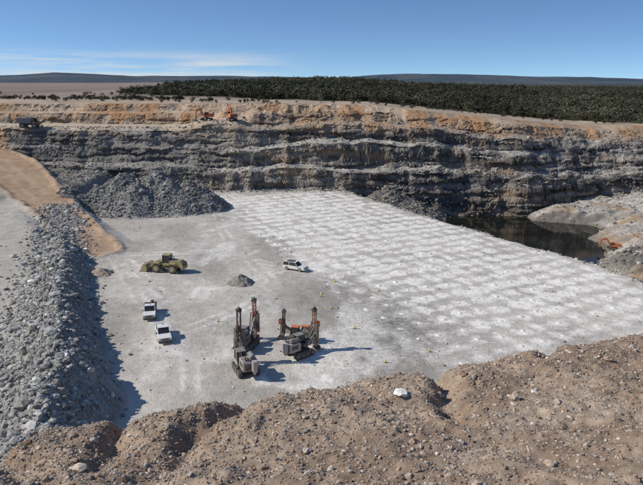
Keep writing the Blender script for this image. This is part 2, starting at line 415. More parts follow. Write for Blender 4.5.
# drill-cutting heaps at each blast hole
A0,B0=np.meshgrid(np.arange(-75,75),np.arange(-75,75)); ai=A0.ravel(); bi=B0.ravel()
aa=(ai+JIT*(_T[1][ai&255,bi&255]-.5))*SP_A; bb=(bi+JIT*(_T[2][ai&255,bi&255]-.5))*SP_B
hx=aa*ca-bb*sa; hy=aa*sa+bb*ca
keep=in_poly(hx,hy,BL); hx=hx[keep]; hy=hy[keep]
K=12; vs=[];fs=[]
for i,(px,py) in enumerate(zip(hx,hy)):
    r=random.uniform(.3,.6); h=random.uniform(.05,.17); z0=float(terrain(px,py)); b=len(vs)
    ex=random.uniform(.8,1.3)
    for ring,(rr_,hh) in enumerate([(1.0,-.15),(.62,.5),(.3,.95),(.08,1.0)]):
        for k in range(K):
            t=2*math.pi*k/K; j=random.uniform(.8,1.2)
            vs.append((px+rr_*r*j*math.cos(t)*ex,py+rr_*r*j*math.sin(t)/ex,z0+hh*h))
    for ring in range(3):
        for k in range(K):
            fs.append((b+ring*K+k,b+ring*K+(k+1)%K,b+(ring+1)*K+(k+1)%K,b+(ring+1)*K+k))
cs=np.zeros((len(vs),3))+np.array([.74,.71,.65])
raw_mesh('drill_cutting_heaps',np.array(vs),np.array(fs),cs,None,M_rock,True)

def heap(name,cx,cy,r,h,c):
    g=np.linspace(-1,1,48); GX,GY=np.meshgrid(g*r*1.4,g*r*1.4)
    rr_=np.hypot(GX,GY*1.1)/r+.18*fbm(GX/1.1+cx,GY/1.1,3,2)
    H=h*np.clip(1-rr_,-.3,1)+.16*h*ridg(GX/.6,GY/.6+cy,3,3)*ss(1.1,.6,rr_)
    co=np.zeros(GX.shape+(3,))+np.array(c); co*=(1+.3*fbm(GX*2,GY*2,3,1))[...,None]
    base=terrain(GX+cx,GY+cy)
    grid_mesh(name,g,g,base+H-.02,GX+cx,GY+cy,co,None,M_rock,True)
heap('gravel_heap',-13.3,98.5,2.3,1.6,(.27,.25,.21))
heap('gravel_heap',-38.0,104,2.4,1.2,(.36,.30,.24))

# ------------------------------------------------------------------ pond
bm=bmesh.new(); g=[]
for p in [(20,150),(50,112),(74,118),(90,150),(95,200),(60,206),(0,206),(2,186)]: g.append(bm.verts.new((p[0],p[1],-8.2)))
bm.faces.new(g); me=bpy.data.meshes.new('pond_water'); bm.to_mesh(me); bm.free()
pond=bpy.data.objects.new('pond_water',me); scene.collection.objects.link(pond)
mw,nt,bsd=new_mat('pond_water_mat'); bsd.inputs['Base Color'].default_value=(.012,.013,.010,1); bsd.inputs['Roughness'].default_value=.08; bsd.inputs['IOR'].default_value=1.33
tc=nt.nodes.new('ShaderNodeTexCoord'); no=nt.nodes.new('ShaderNodeTexNoise'); no.inputs['Scale'].default_value=.8; no.inputs['Detail'].default_value=2
bu=nt.nodes.new('ShaderNodeBump'); bu.inputs['Strength'].default_value=.04; bu.inputs['Distance'].default_value=.04
nt.links.new(tc.outputs['Object'],no.inputs['Vector']); nt.links.new(no.outputs['Fac'],bu.inputs['Height']); nt.links.new(bu.outputs[0],bsd.inputs['Normal'])
me.materials.append(mw)

# ------------------------------------------------------------------ foreground gravel ledge
def fedge(x): return np.interp(x,[-8,-4,-2.4,-2.15,-1.64,-.7,.2,1.,1.95,3.4,5,9],[1.2,3.0,4.0,4.4,4.62,4.92,5.1,5.36,5.75,6.3,6.95,8.4])
GUL=[[(-.62,5.2,.3,.13),(-.66,4.75,.24,.12),(-.95,4.3,.17,.12),(-1.05,3.7,.1,.15),(-1.2,3.0,.05,.1)],
     [(1.02,5.7,.34,.10),(1.1,5.1,.26,.09),(.95,4.6,.14,.10),(1.1,4.2,.06,.1)],
     [(-1.62,4.9,.28,.11),(-1.6,4.3,.18,.1),(-1.5,3.8,.10,.12)],
     [(-.2,5.3,.14,.08),(-.35,4.95,.1,.08),(-.66,4.75,.08,.1)],
     [(2.3,6.0,.12,.07),(2.1,5.5,.08,.08)],
     [(-2.6,4.2,.2,.2),(-2.1,3.9,.15,.14),(-1.9,3.5,.1,.1)]]
def fore(x,y):
    e=(y-fedge(x))+.08*fbm(x/.5,x*0+.3,3,1)
    base=30.2-.165*y+.07*x+.05*ss(-1.2,-2.2,x)
    base=base+.08*fbm(x/.9,y/.7,4,2)+.04*fbm(x/.25,y/.22,3,5)+.018*fbm(x/.06,y/.06,3,1)
    for g in GUL:
        wx=x+.09*fbm(x/.3,y/.3,2,3); wy=y
        d,dep,w=poly_dist(wx,wy,g)
        base=base-dep*.75*np.exp(-(d/w)**2)
    mound=.05*ss(-.9,-.35,e)*ss(.15,-.25,e)
    base=base+mound*(1+.6*fbm(x/.6,y/.6,2,6))
    ee=np.maximum(e,0)
    z=base-2.3*np.maximum(ee-.1,0)-2.2*np.minimum(ee,.1)**2*5
    bx=np.minimum(ss(9,7.5,x),ss(-9,-7.5,x))*ss(-4,-2.5,y)
    return z*bx+28.7*(1-bx)
fx=np.concatenate([np.arange(-9,-3.6,.08),np.arange(-3.6,4.2,.018),np.arange(4.2,9.05,.08)])
fy=np.concatenate([np.arange(-4,3.0,.08),np.arange(3.0,7.2,.018),np.arange(7.2,10.2,.06)])
FX,FY=np.meshgrid(fx,fy)
FZ=fore(FX,FY)
fc=mixc(np.zeros(FX.shape+(3,))+C(.34,.258,.187),C(.26,.188,.132),ss(-.3,.4,fbm(FX/.5,FY/.5,4,3)))
fc=mixc(fc,C(.40,.325,.25)+0*fc,ss(.1,.6,fbm(FX/.8+4,FY/.8,3,6))*.6)
fc*=(1+.25*fbm(FX/.05,FY/.05,2,2))[...,None]
grid_mesh('gravel_ledge',fx,fy,FZ,FX,FY,fc,None,M_soil,True)
def stones(name,n,mu,sg,lo,hi,sub,cols):
    x=rng.uniform(-3.9,4.5,n); y=fedge(x)+.15-rng.random(n)**1.1*(fedge(x)-2.8)
    S=np.clip(rng.lognormal(mu,sg,n),lo,hi)
    rocks(name,np.stack([x,y,fore(x,y)],-1),S,cols,M_stone,sub,.7,.35)
def fcols(n):
    pal=np.array([(.36,.275,.205),(.30,.22,.155),(.40,.32,.25),(.26,.23,.205),(.42,.36,.295),(.30,.20,.14),(.46,.41,.355)])
    return np.clip(pal[rng.integers(0,7,n)]*np.exp(rng.normal(0,.2,(n,1))),.03,.75)
stones('gravel',32000,math.log(.0075),.4,.004,.02,1,fcols(32000))
stones('gravel_stones',1000,math.log(.016),.38,.011,.045,2,fcols(1000))
def one_rock(x,y,s,c):
    rocks('quartz_stone',np.array([[x,y,float(fore(x,y))]]),np.array([s]),np.array([c]),M_stone,2,.6,.1)
one_rock(.66,4.75,.06,(.72,.69,.64))
one_rock(-1.62,3.7,.05,(.55,.45,.36))
one_rock(1.55,4.6,.045,(.5,.4,.32))
one_rock(2.6,5.3,.045,(.42,.3,.22))
one_rock(-.1,3.8,.035,(.5,.42,.36))

# ------------------------------------------------------------------ distant hills
hx_=np.linspace(-9000,9000,420); hy_=np.linspace(4300,9000,50)
HX,HY=np.meshgrid(hx_,hy_)
def px2x(px,d): return (px-321.5)/631*d
prof=[(-400,60),(-100,70),(0,82),(30,98),(62,112),(100,98),(140,72),(180,82),(220,84),(280,70),(340,64),(380,92),(430,106),(480,92),(540,72),(600,62),(643,56),(800,60),(1100,50)]
px_=[px2x(p[0],6200) for p in prof]; ph=[p[1]+6 for p in prof]
crest=np.interp(HX/HY*6200,px_,ph)+7*fbm(HX/600,HX*0,4,3)
HZ=crest*np.exp(-((HY-6200)/950)**2)*1.0+14*fbm(HX/500,HY/400,4,2)*np.exp(-((HY-6200)/1500)**2)-4
hc_=mixc(np.zeros(HX.shape+(3,))+C(.055,.078,.10),C(.085,.10,.115),ss(-.2,.3,fbm(HX/300,HY/300,4,1)))  # aerial haze painted into the hills: muted blue-grey base colour
M_hill=ground_mat('hazed_hills_mat',[.004,.02],.0,contrast=.15)
grid_mesh('distant_hills',hx_,hy_,HZ,HX,HY,hc_,None,M_hill,True)

# ------------------------------------------------------------------ forest
def leaf_mat():
    m_,nt,bs=new_mat('foliage_mat'); N=nt.nodes;L=nt.links
    at=N.new('ShaderNodeAttribute'); at.attribute_name='Col'
    oi=N.new('ShaderNodeObjectInfo')
    mr=N.new('ShaderNodeMapRange'); mr.inputs[3].default_value=.7; mr.inputs[4].default_value=1.25; L.new(oi.outputs['Random'],mr.inputs[0])
    no=N.new('ShaderNodeTexNoise'); no.inputs['Scale'].default_value=.018; no.inputs['Detail'].default_value=3; L.new(oi.outputs['Location'],no.inputs['Vector'])
    m2=N.new('ShaderNodeMapRange'); m2.inputs[1].default_value=.35; m2.inputs[2].default_value=.65; m2.inputs[3].default_value=.65; m2.inputs[4].default_value=1.5; L.new(no.outputs['Fac'],m2.inputs[0])
    mm=N.new('ShaderNodeMath'); mm.operation='MULTIPLY'; L.new(mr.outputs[0],mm.inputs[0]); L.new(m2.outputs[0],mm.inputs[1])
    m3=N.new('ShaderNodeMapRange'); m3.inputs[1].default_value=.45; m3.inputs[2].default_value=.7; m3.inputs[3].default_value=0; m3.inputs[4].default_value=.6; L.new(no.outputs['Fac'],m3.inputs[0])
    mx=N.new('ShaderNodeMix'); mx.data_type='RGBA'; mx.inputs[7].default_value=(.088,.078,.052,1); L.new(m3.outputs[0],mx.inputs[0]); L.new(at.outputs['Color'],mx.inputs[6])
    vm=N.new('ShaderNodeVectorMath'); vm.operation='SCALE'; L.new(mx.outputs[2],vm.inputs[0]); L.new(mm.outputs[0],vm.inputs['Scale'])
    L.new(vm.outputs[0],bs.inputs['Base Color']); bs.inputs['Roughness'].default_value=.9; bs.inputs['Specular IOR Level'].default_value=.1
    return m_
M_leaf=leaf_mat()
src=bpy.data.collections.new('tree_sources')
for k in range(6):
    r=random.Random(k); V=[];F=[];Cc=[]
    def quad(c,u,w,colr):
        b=len(V)
        for su,sw in ((-1,-1),(1,-1),(1,1),(-1,1)): V.append(tuple(c[i]+u[i]*su+w[i]*sw for i in range(3))); Cc.append(colr)
        F.append((b,b+1,b+2,b+3))
    tips=[]
    for s_ in range(4):
        an=r.uniform(0,6.28); ln=r.uniform(.8,1.9); top=Vector((math.cos(an)*ln,math.sin(an)*ln,r.uniform(2.2,3.8))); tips.append(top)
        for q in range(3):
            a1=q*2.09; a2=(q+1)*2.09; b=len(V)
            for (p,rad) in ((Vector((0,0,-.3)),.11),(top,.04)):
                for a_ in (a1,a2):
                    V.append((p.x+rad*math.cos(a_),p.y+rad*math.sin(a_),p.z)); Cc.append((.2,.15,.11))
            F.append((b,b+1,b+3,b+2))
    for s_ in range(10):
        an=r.uniform(0,6.28); rd_=r.uniform(0.2,2.3); tips.append(Vector((math.cos(an)*rd_,math.sin(an)*rd_,r.uniform(1.2,4.5-rd_*.7))))
    for t in tips:
        cr=r.uniform(.65,1.15); sh=r.uniform(.85,1.15)
        for q in range(22):
            dv=Vector((r.gauss(0,1),r.gauss(0,1),r.gauss(0,.8))); dv.normalize(); c=t+dv*cr*r.uniform(.5,1)
            u=Vector((r.gauss(0,1),r.gauss(0,1),r.gauss(0,.6))).normalized(); w=u.cross(dv+Vector((.01,.02,.03))).normalized()
            s1=r.uniform(.14,.28)
            g=sh*r.uniform(.85,1.15)
            quad(c,u*s1,w*s1*.7,(.080*g,.082*g,.052*g))
    me=bpy.data.meshes.new('eucalyptus_tree_src'); me.from_pydata(V,[],F); me.update()
    a=me.color_attributes.new('Col','FLOAT_COLOR','POINT')
    a.data.foreach_set('color',np.concatenate([np.array(Cc),np.ones((len(V),1))],1).astype(np.float32).ravel())
    me.materials.append(M_leaf)
    src.objects.link(bpy.data.objects.new('eucalyptus_tree_src',me))
n=120000
ty=np.sqrt(rng.uniform(240**2,1250**2,n)); tx=rng.uniform(-.42,.62,n)*ty
keep=rng.random(n)<forest_mask(tx,ty)*np.where(ty<500,1,.8)*np.clip(.75+.9*fbm(tx/30,ty/30,3,1),.25,1)
tx,ty=tx[keep],ty[keep]
cell={}; kk=[]
for i in range(len(tx)):
    s_=3.0; x_,y_=tx[i],ty[i]; key=(int(x_//s_),int(y_//s_)); rmin=2.1 if y_<500 else 3.0
    ok=True
    for a_ in (-1,0,1):
        for b_ in (-1,0,1):
            for q in cell.get((key[0]+a_,key[1]+b_),()):
                if (tx[q]-x_)**2+(ty[q]-y_)**2<rmin*rmin: ok=False;break
            if not ok: break
        if not ok: break
    if ok: cell.setdefault(key,[]).append(i); kk.append(i)
tx,ty=tx[kk],ty[kk]
n2_=420; sx=rng.uniform(-240,-60,n2_); sy=np.where(rng.random(n2_)<.8,rng.normal(285,8,n2_)+.05*sx,rng.uniform(250,400,n2_))
n3_=70
sx=np.concatenate([sx,rng.uniform(-60,140,n3_)]); sy=np.concatenate([sy,rng.uniform(240,262,n3_)])
tx=np.concatenate([tx,sx]); ty=np.concatenate([ty,sy])
sc=np.concatenate([np.clip(rng.lognormal(-.2,.3,len(tx)-n2_-n3_),.35,1.5),rng.uniform(.22,.5,n2_+n3_)])
tz=terrain(tx,ty)-.1-.3*sc
me=bpy.data.meshes.new('eucalyptus_forest'); me.vertices.add(len(tx)); me.vertices.foreach_set('co',np.stack([tx,ty,tz],-1).astype(np.float32).ravel())
a=me.attributes.new('scl','FLOAT','POINT'); a.data.foreach_set('value',sc.astype(np.float32))
me.update()
fo=bpy.data.objects.new('eucalyptus_forest',me); scene.collection.objects.link(fo)
gn=bpy.data.node_groups.new('forest_instancer','GeometryNodeTree')
gn.interface.new_socket('Geometry',in_out='INPUT',socket_type='NodeSocketGeometry'); gn.interface.new_socket('Geometry',in_out='OUTPUT',socket_type='NodeSocketGeometry')
N=gn.nodes;L=gn.links
gi=N.new('NodeGroupInput');go=N.new('NodeGroupOutput'); ip=N.new('GeometryNodeInstanceOnPoints'); ci_=N.new('GeometryNodeCollectionInfo')
ci_.inputs['Collection'].default_value=src; ci_.inputs['Separate Children'].default_value=True; ci_.inputs['Reset Children'].default_value=True
rv=N.new('FunctionNodeRandomValue'); rv.data_type='FLOAT_VECTOR'; rv.inputs[0].default_value=(0,0,0); rv.inputs[1].default_value=(.1,.1,6.28)
na=N.new('GeometryNodeInputNamedAttribute'); na.data_type='FLOAT'; na.inputs['Name'].default_value='scl'
ip.inputs['Pick Instance'].default_value=True
L.new(gi.outputs[0],ip.inputs['Points']); L.new(ci_.outputs[0],ip.inputs['Instance']); L.new(rv.outputs[0],ip.inputs['Rotation']); L.new(na.outputs[0],ip.inputs['Scale'])
L.new(ip.outputs[0],go.inputs[0])
md=fo.modifiers.new('forest','NODES'); md.node_group=gn

# ------------------------------------------------------------------ vehicles
M_white=simple('white_paint',(.78,.78,.76),.35,0,.14)
M_glass=simple('dark_glass',(.02,.025,.03),.08,0,.06)
M_rubber=simple('rubber',(.03,.03,.03),.85,0,.3)
M_black=simple('black_steel',(.05,.05,.05),.6,.3,.3)
M_steel=simple('worn_steel',(.20,.18,.16),.5,.5,.3)
M_yellow=simple('faded_yellow_paint',(.38,.31,.12),.55,0,.4)
M_orange=simple('orange_paint',(.62,.17,.04),.45,0,.12)
M_red=simple('red_paint',(.32,.085,.045),.5,0,.22)
M_rust=simple('rusty_paint',(.24,.105,.06),.6,0,.28)
M_grey=simple('grey_paint',(.22,.215,.205),.5,0,.3)
M_lgrey=simple('light_grey_paint',(.40,.38,.35),.5,0,.35)
M_lamp=simple('red_lamp',(.5,.03,.02),.3,0,.05)
M_conem=simple('yellow_plastic',(.75,.55,.06),.5,0,.1)
M_hub=simple('wheel_rim',(.5,.5,.48),.4,.5,.2)
class Veh:
    def __init__(s,name,x,y,rot,z=None,scale=1):
        s.e=bpy.data.objects.new(name,None); s.e.empty_display_size=.5; scene.collection.objects.link(s.e)
        s.e.location=(x,y,float(terrain(x,y)) if z is None else z); s.e.rotation_euler=(0,0,math.radians(rot)); s.e.scale=(scale,)*3
    def _add(s,name,bm,mat,bevel,loc,rot):
        if bevel: bmesh.ops.bevel(bm,geom=list(bm.edges),offset=bevel,segments=2,affect='EDGES',clamp_overlap=True)
        bmesh.ops.recalc_face_normals(bm,faces=bm.faces)
        me=bpy.data.meshes.new(name); bm.to_mesh(me); bm.free(); me.materials.append(mat)
        o=bpy.data.objects.new(name,me); scene.collection.objects.link(o); o.parent=s.e; o.location=loc; o.rotation_euler=[math.radians(a) for a in rot]
        return o
    def box(s,name,size,loc,mat,rot=(0,0,0),bevel=.03,taper=(1,1)):
        bm=bmesh.new(); bmesh.ops.create_cube(bm,size=1)
        for v in bm.verts:
            t=taper if v.co.z>0 else (1,1)
            v.co=Vector((v.co.x*size[0]*t[0],v.co.y*size[1]*t[1],v.co.z*size[2]))
        return s._add(name,bm,mat,bevel,loc,rot)
    def prof(s,name,pts,y0,y1,mat,bevel=.03,loc=(0,0,0),rot=(0,0,0)):
        bm=bmesh.new(); A=[bm.verts.new((p[0],y0,p[1])) for p in pts]; B=[bm.verts.new((p[0],y1,p[1])) for p in pts]
        bm.faces.new(A); bm.faces.new(B[::-1])
        for i in range(len(pts)):
            j=(i+1)%len(pts); bm.faces.new((A[j],A[i],B[i],B[j]))
        return s._add(name,bm,mat,bevel,loc,rot)
    def cyl(s,name,r,h,loc,mat,rot=(0,0,0),r2=None,seg=24,bevel=0):
        bm=bmesh.new(); bmesh.ops.create_cone(bm,cap_ends=True,segments=seg,radius1=r,radius2=r if r2 is None else r2,depth=h)
        if bevel:
            eds=[e for e in bm.edges if abs(e.verts[0].co.z-e.verts[1].co.z)<1e-5]
            bmesh.ops.bevel(bm,geom=eds,offset=bevel,segments=2,affect='EDGES')
        return s._add(name,bm,mat,0,loc,rot)
    def rod(s,name,a,b,r,mat,seg=8):
        a=Vector(a);b=Vector(b);d=b-a; bm=bmesh.new(); bmesh.ops.create_cone(bm,cap_ends=True,segments=seg,radius1=r,radius2=r,depth=d.length)
        q=d.to_track_quat('Z','Y').to_matrix().to_4x4(); bmesh.ops.transform(bm,matrix=Matrix.Translation((a+b)/2)@q,verts=bm.verts)
        return s._add(name,bm,mat,0,(0,0,0),(0,0,0))
    def beam(s,name,a,b,w,h,mat,bevel=.02):
        a=Vector(a);b=Vector(b);d=b-a; bm=bmesh.new(); bmesh.ops.create_cube(bm,size=1)
        for v in bm.verts: v.co=Vector((v.co.x*w,v.co.y*h,v.co.z*d.length))
        if bevel: bmesh.ops.bevel(bm,geom=list(bm.edges),offset=bevel,segments=1,affect='EDGES')
        q=d.to_track_quat('Z','Y').to_matrix().to_4x4(); bmesh.ops.transform(bm,matrix=Matrix.Translation((a+b)/2)@q,verts=bm.verts)
        return s._add(name,bm,mat,0,(0,0,0),(0,0,0))
    def wheel(s,name,x,y,r,w,side=1,hub=M_hub):
        s.cyl(name,r,w,(x,y,r),M_rubber,(90,0,0),bevel=min(.06,r*.15),seg=28)
        s.cyl(name+'_hub',r*.55,.04,(x,y+side*(w/2+.01),r),hub,(90,0,0),seg=18)
    def track(s,name,y,L,r,w,z0=0):
        pts=[]
        for k in range(9): a=-math.pi/2+math.pi*k/8; pts.append((L/2-r+r*math.cos(a),r+r*math.sin(a)))
        for k in range(9): a=math.pi/2+math.pi*k/8; pts.append((-L/2+r+r*math.cos(a),r+r*math.sin(a)))
        s.prof(name,pts,y-w/2,y+w/2,M_black,.02)
        n=int(L/.3)
        for k in range(n):
            s.box(name+'_shoe',(.10,w+.06,.05),(-L/2+r+(L-2*r)*k/(n-1),y,2*r+.02),M_steel,bevel=0)
        for k in range(4):
            s.cyl(name+'_roller',r*.62,w+.1,(-L/2+r+(L-2*r)*k/3,y,r),M_steel,(90,0,0),seg=14)

def ute(x,y,rot,tray='canopy',scale=.9):
    v=Veh('utility_truck' if tray!='wagon' else 'four_wheel_drive_wagon',x,y,rot,scale=scale)
    low=[(-2.5,.55),(-2.5,1.05),(-.2,1.08),(1.0,1.08),(2.35,.98),(2.52,.85),(2.52,.45),(2.1,.42)]
    low+= [(1.55+.46*math.cos(math.pi*k/6),.42+.46*math.sin(math.pi*k/6)) for k in range(7)]
    low+= [(-1.5+.46*math.cos(math.pi*k/6),.42+.46*math.sin(math.pi*k/6)) for k in range(7)]
    if tray=='tray':
        low=[(-.62,.42),(-.62,1.08),(1.0,1.1),(2.35,.98),(2.52,.85),(2.52,.45),(2.1,.42)]+[(1.55+.46*math.cos(math.pi*k/6),.42+.46*math.sin(math.pi*k/6)) for k in range(7)]
    v.prof('body',low,-.88,.88,M_white,.03)
    if tray=='wagon':
        gl=[(-2.42,1.06),(-2.25,1.72),(.35,1.74),(1.02,1.06)]
    else:
        gl=[(-.6,1.06),(-.45,1.72),(.45,1.74),(1.05,1.06)] if tray=='tray' else [(-1.1,1.06),(-.95,1.72),(.4,1.74),(1.02,1.06)]
    v.prof('cabin_glass',gl,-.76,.76,M_glass,.03)
    x0=gl[1][0];x1=gl[2][0]
    v.box('roof',(x1-x0+.16,1.5,.07),((x0+x1)/2,0,1.765),M_white,bevel=.03)
    for sy in (-1,1):
        v.beam('a_pillar',(gl[3][0],sy*.79,1.07),(x1,sy*.74,1.75),.07,.07,M_white,0)
        v.beam('b_pillar',((x0+x1)/2-.05,sy*.785,1.07),((x0+x1)/2-.05,sy*.745,1.75),.10,.05,M_white,0)
        v.beam('c_pillar',(gl[0][0]+.02,sy*.785,1.07),(x0+.02,sy*.745,1.75),.16,.05,M_white,0)
        v.box('mirror',(.12,.2,.18),(.85,sy*1.0,1.2),M_black,bevel=.02)
        v.box('headlamp',(.06,.34,.16),(2.515,sy*.66,.84),M_hub,bevel=.01)
        v.box('tail_lamp',(.05,.14,.24),(-2.525,sy*.78,.86),M_lamp,bevel=.01)
    v.box('grille',(.05,.8,.2),(2.525,0,.82),M_black,bevel=.01)
    v.box('front_bumper',(.16,1.8,.2),(2.6,0,.5),M_black if tray!='wagon' else M_white,bevel=.04)
    v.beam('bull_bar',(2.7,-.6,1.0),(2.7,.6,1.0),.06,.06,M_steel,0)
    v.beam('bull_bar_post',(2.7,-.45,.5),(2.7,-.45,1.0),.06,.06,M_steel,0); v.beam('bull_bar_post',(2.7,.45,.5),(2.7,.45,1.0),.06,.06,M_steel,0)
    if tray=='tray':
        v.box('tray_floor',(2.1,1.85,.08),(-1.72,0,.92),M_steel,bevel=.01)
        for sy in (-1,1): v.box('tray_side',(2.1,.04,.26),(-1.72,sy*.92,1.09),M_grey,bevel=.01)
        v.box('tray_tailgate',(.04,1.85,.26),(-2.79,0,1.09),M_grey,bevel=.01)
        v.box('headboard',(.05,1.8,.75),(-.74,0,1.3),M_black,bevel=.01)
        v.box('tool_box',(.6,1.6,.5),(-1.15,0,1.22),M_black,bevel=.03)
        v.cyl('fuel_drum',.28,.8,(-2.1,.3,1.36),M_steel,seg=18)
        v.box('chassis_rail',(2.2,.7,.18),(-1.6,0,.72),M_black,bevel=.02)
    elif tray=='canopy':
        v.box('tray_liner',(1.3,1.5,.04),(-1.82,0,1.085),M_black,bevel=0)
        for sy in (-1,1): v.box('tray_side',(1.36,.08,.22),(-1.82,sy*.83,1.16),M_white,bevel=.02)
        v.box('tailgate',(.07,1.74,.22),(-2.46,0,1.16),M_white,bevel=.02)
        v.box('cargo',(.7,1.1,.4),(-1.65,0,1.3),M_grey,bevel=.04)
    else:
        v.box('roof_rack',(1.6,1.2,.05),(-.9,0,1.86),M_black,bevel=.01)
    v.cyl('beacon_light',.08,.14,(x0+.3,0,1.9),M_orange,seg=12)
    for wx in (1.55,-1.5):
        for sy in (-1,1): v.wheel('wheel',wx,sy*.78,.39,.26,sy)
    return v
ute(-4.6,105.8,-28,'wagon',.86)
ute(-24.1,83.6,-78,'tray',.92)
ute(-20.3,75.6,-70,'canopy',.92)

# wheel loader
v=Veh('wheel_loader',-26.8,105.2,166,scale=.97)
for wx in (1.55,-1.55):
    for sy in (-1,1): v.wheel('wheel',wx,sy*1.05,.82,.62,sy,M_yellow)
v.prof('engine_hood',[(-3.3,1.0),(-3.35,1.9),(-2.9,2.25),(-.8,2.3),(-.7,1.0)],-.75,.75,M_yellow,.06)
v.box('rear_counterweight',(.5,2.0,.8),(-3.3,0,1.15),M_yellow,bevel=.08)
v.box('radiator_grille',(.05,1.1,.7),(-3.58,0,1.75),M_black,bevel=.01)
v.prof('front_frame',[(.1,.7),(.1,1.3),(.6,1.95),(1.3,2.0),(2.2,1.1),(2.2,.7)],-.5,.5,M_yellow,.05)
v.box('articulation_joint',(.9,.6,.5),(-.2,0,1.0),M_black,bevel=.03)
v.prof('cab_glass',[(-.75,1.55),(-.7,3.1),(.45,3.1),(.62,2.3),(.5,1.55)],-.66,.66,M_glass,.03)
v.box('cab_roof',(1.5,1.5,.14),(-.12,0,3.18),M_yellow,bevel=.05)
v.box('cab_base',(1.35,1.45,.5),(-.1,0,1.5),M_yellow,bevel=.04)
for sx in (-.72,.5):
    for sy in (-1,1): v.beam('cab_post',(sx,sy*.69,1.7),(sx-.03,sy*.69,3.12),.09,.07,M_black,0)
for sy in (-1,1):
    v.prof('fender',[(-2.5,1.55),(-2.1,1.85),(-1.0,1.85),(-.6,1.55),(-.65,1.48),(-1.05,1.74),(-2.05,1.74),(-2.42,1.48)],sy*1.05-.33,sy*1.05+.33,M_yellow,.01)
    v.prof('front_fender',[(.7,1.6),(1.05,1.85),(2.0,1.85),(2.3,1.6),(2.25,1.52),(1.95,1.74),(1.1,1.74),(.78,1.52)],sy*1.05-.33,sy*1.05+.33,M_yellow,.01)
    v.prof('lift_arm',[(.9,1.75),(1.0,2.05),(2.3,1.75),(3.5,.75),(3.4,.5),(2.2,1.35)],sy*.62-.08,sy*.62+.08,M_yellow,.02)
    v.rod('lift_cylinder',(.9,sy*.45,1.1),(2.4,sy*.5,1.45),.08,M_steel)
    v.cyl('exhaust',.07,.9,(-1.6,.35,2.7),M_black,seg=12) if sy>0 else v.rod('ladder',(.1,-1.2,.6),(-.1,-.8,1.7),.04,M_black)
v.beam('tilt_link',(1.5,0,2.0),(3.35,0,1.25),.14,.2,M_yellow)
v.beam('arm_crossbar',(2.7,-.62,1.25),(2.7,.62,1.25),.2,.2,M_yellow)
v.prof('bucket',[(3.35,.15),(3.3,.9),(3.55,1.35),(4.0,1.45),(3.6,1.15),(3.5,.75),(3.6,.35),(4.75,.18),(4.75,.08),(3.5,.08)],-1.45,1.45,M_yellow,.01)
for sy in (-1,1): v.prof('bucket_cheek',[(3.35,.12),(3.3,.9),(3.55,1.35),(4.0,1.43),(4.7,.12)],sy*1.45-.03,sy*1.45+.03,M_yellow,.01)
for k in range(7): v.box('bucket_tooth',(.25,.12,.06),(4.85,-1.3+k*.433,.12),M_steel,bevel=.01)

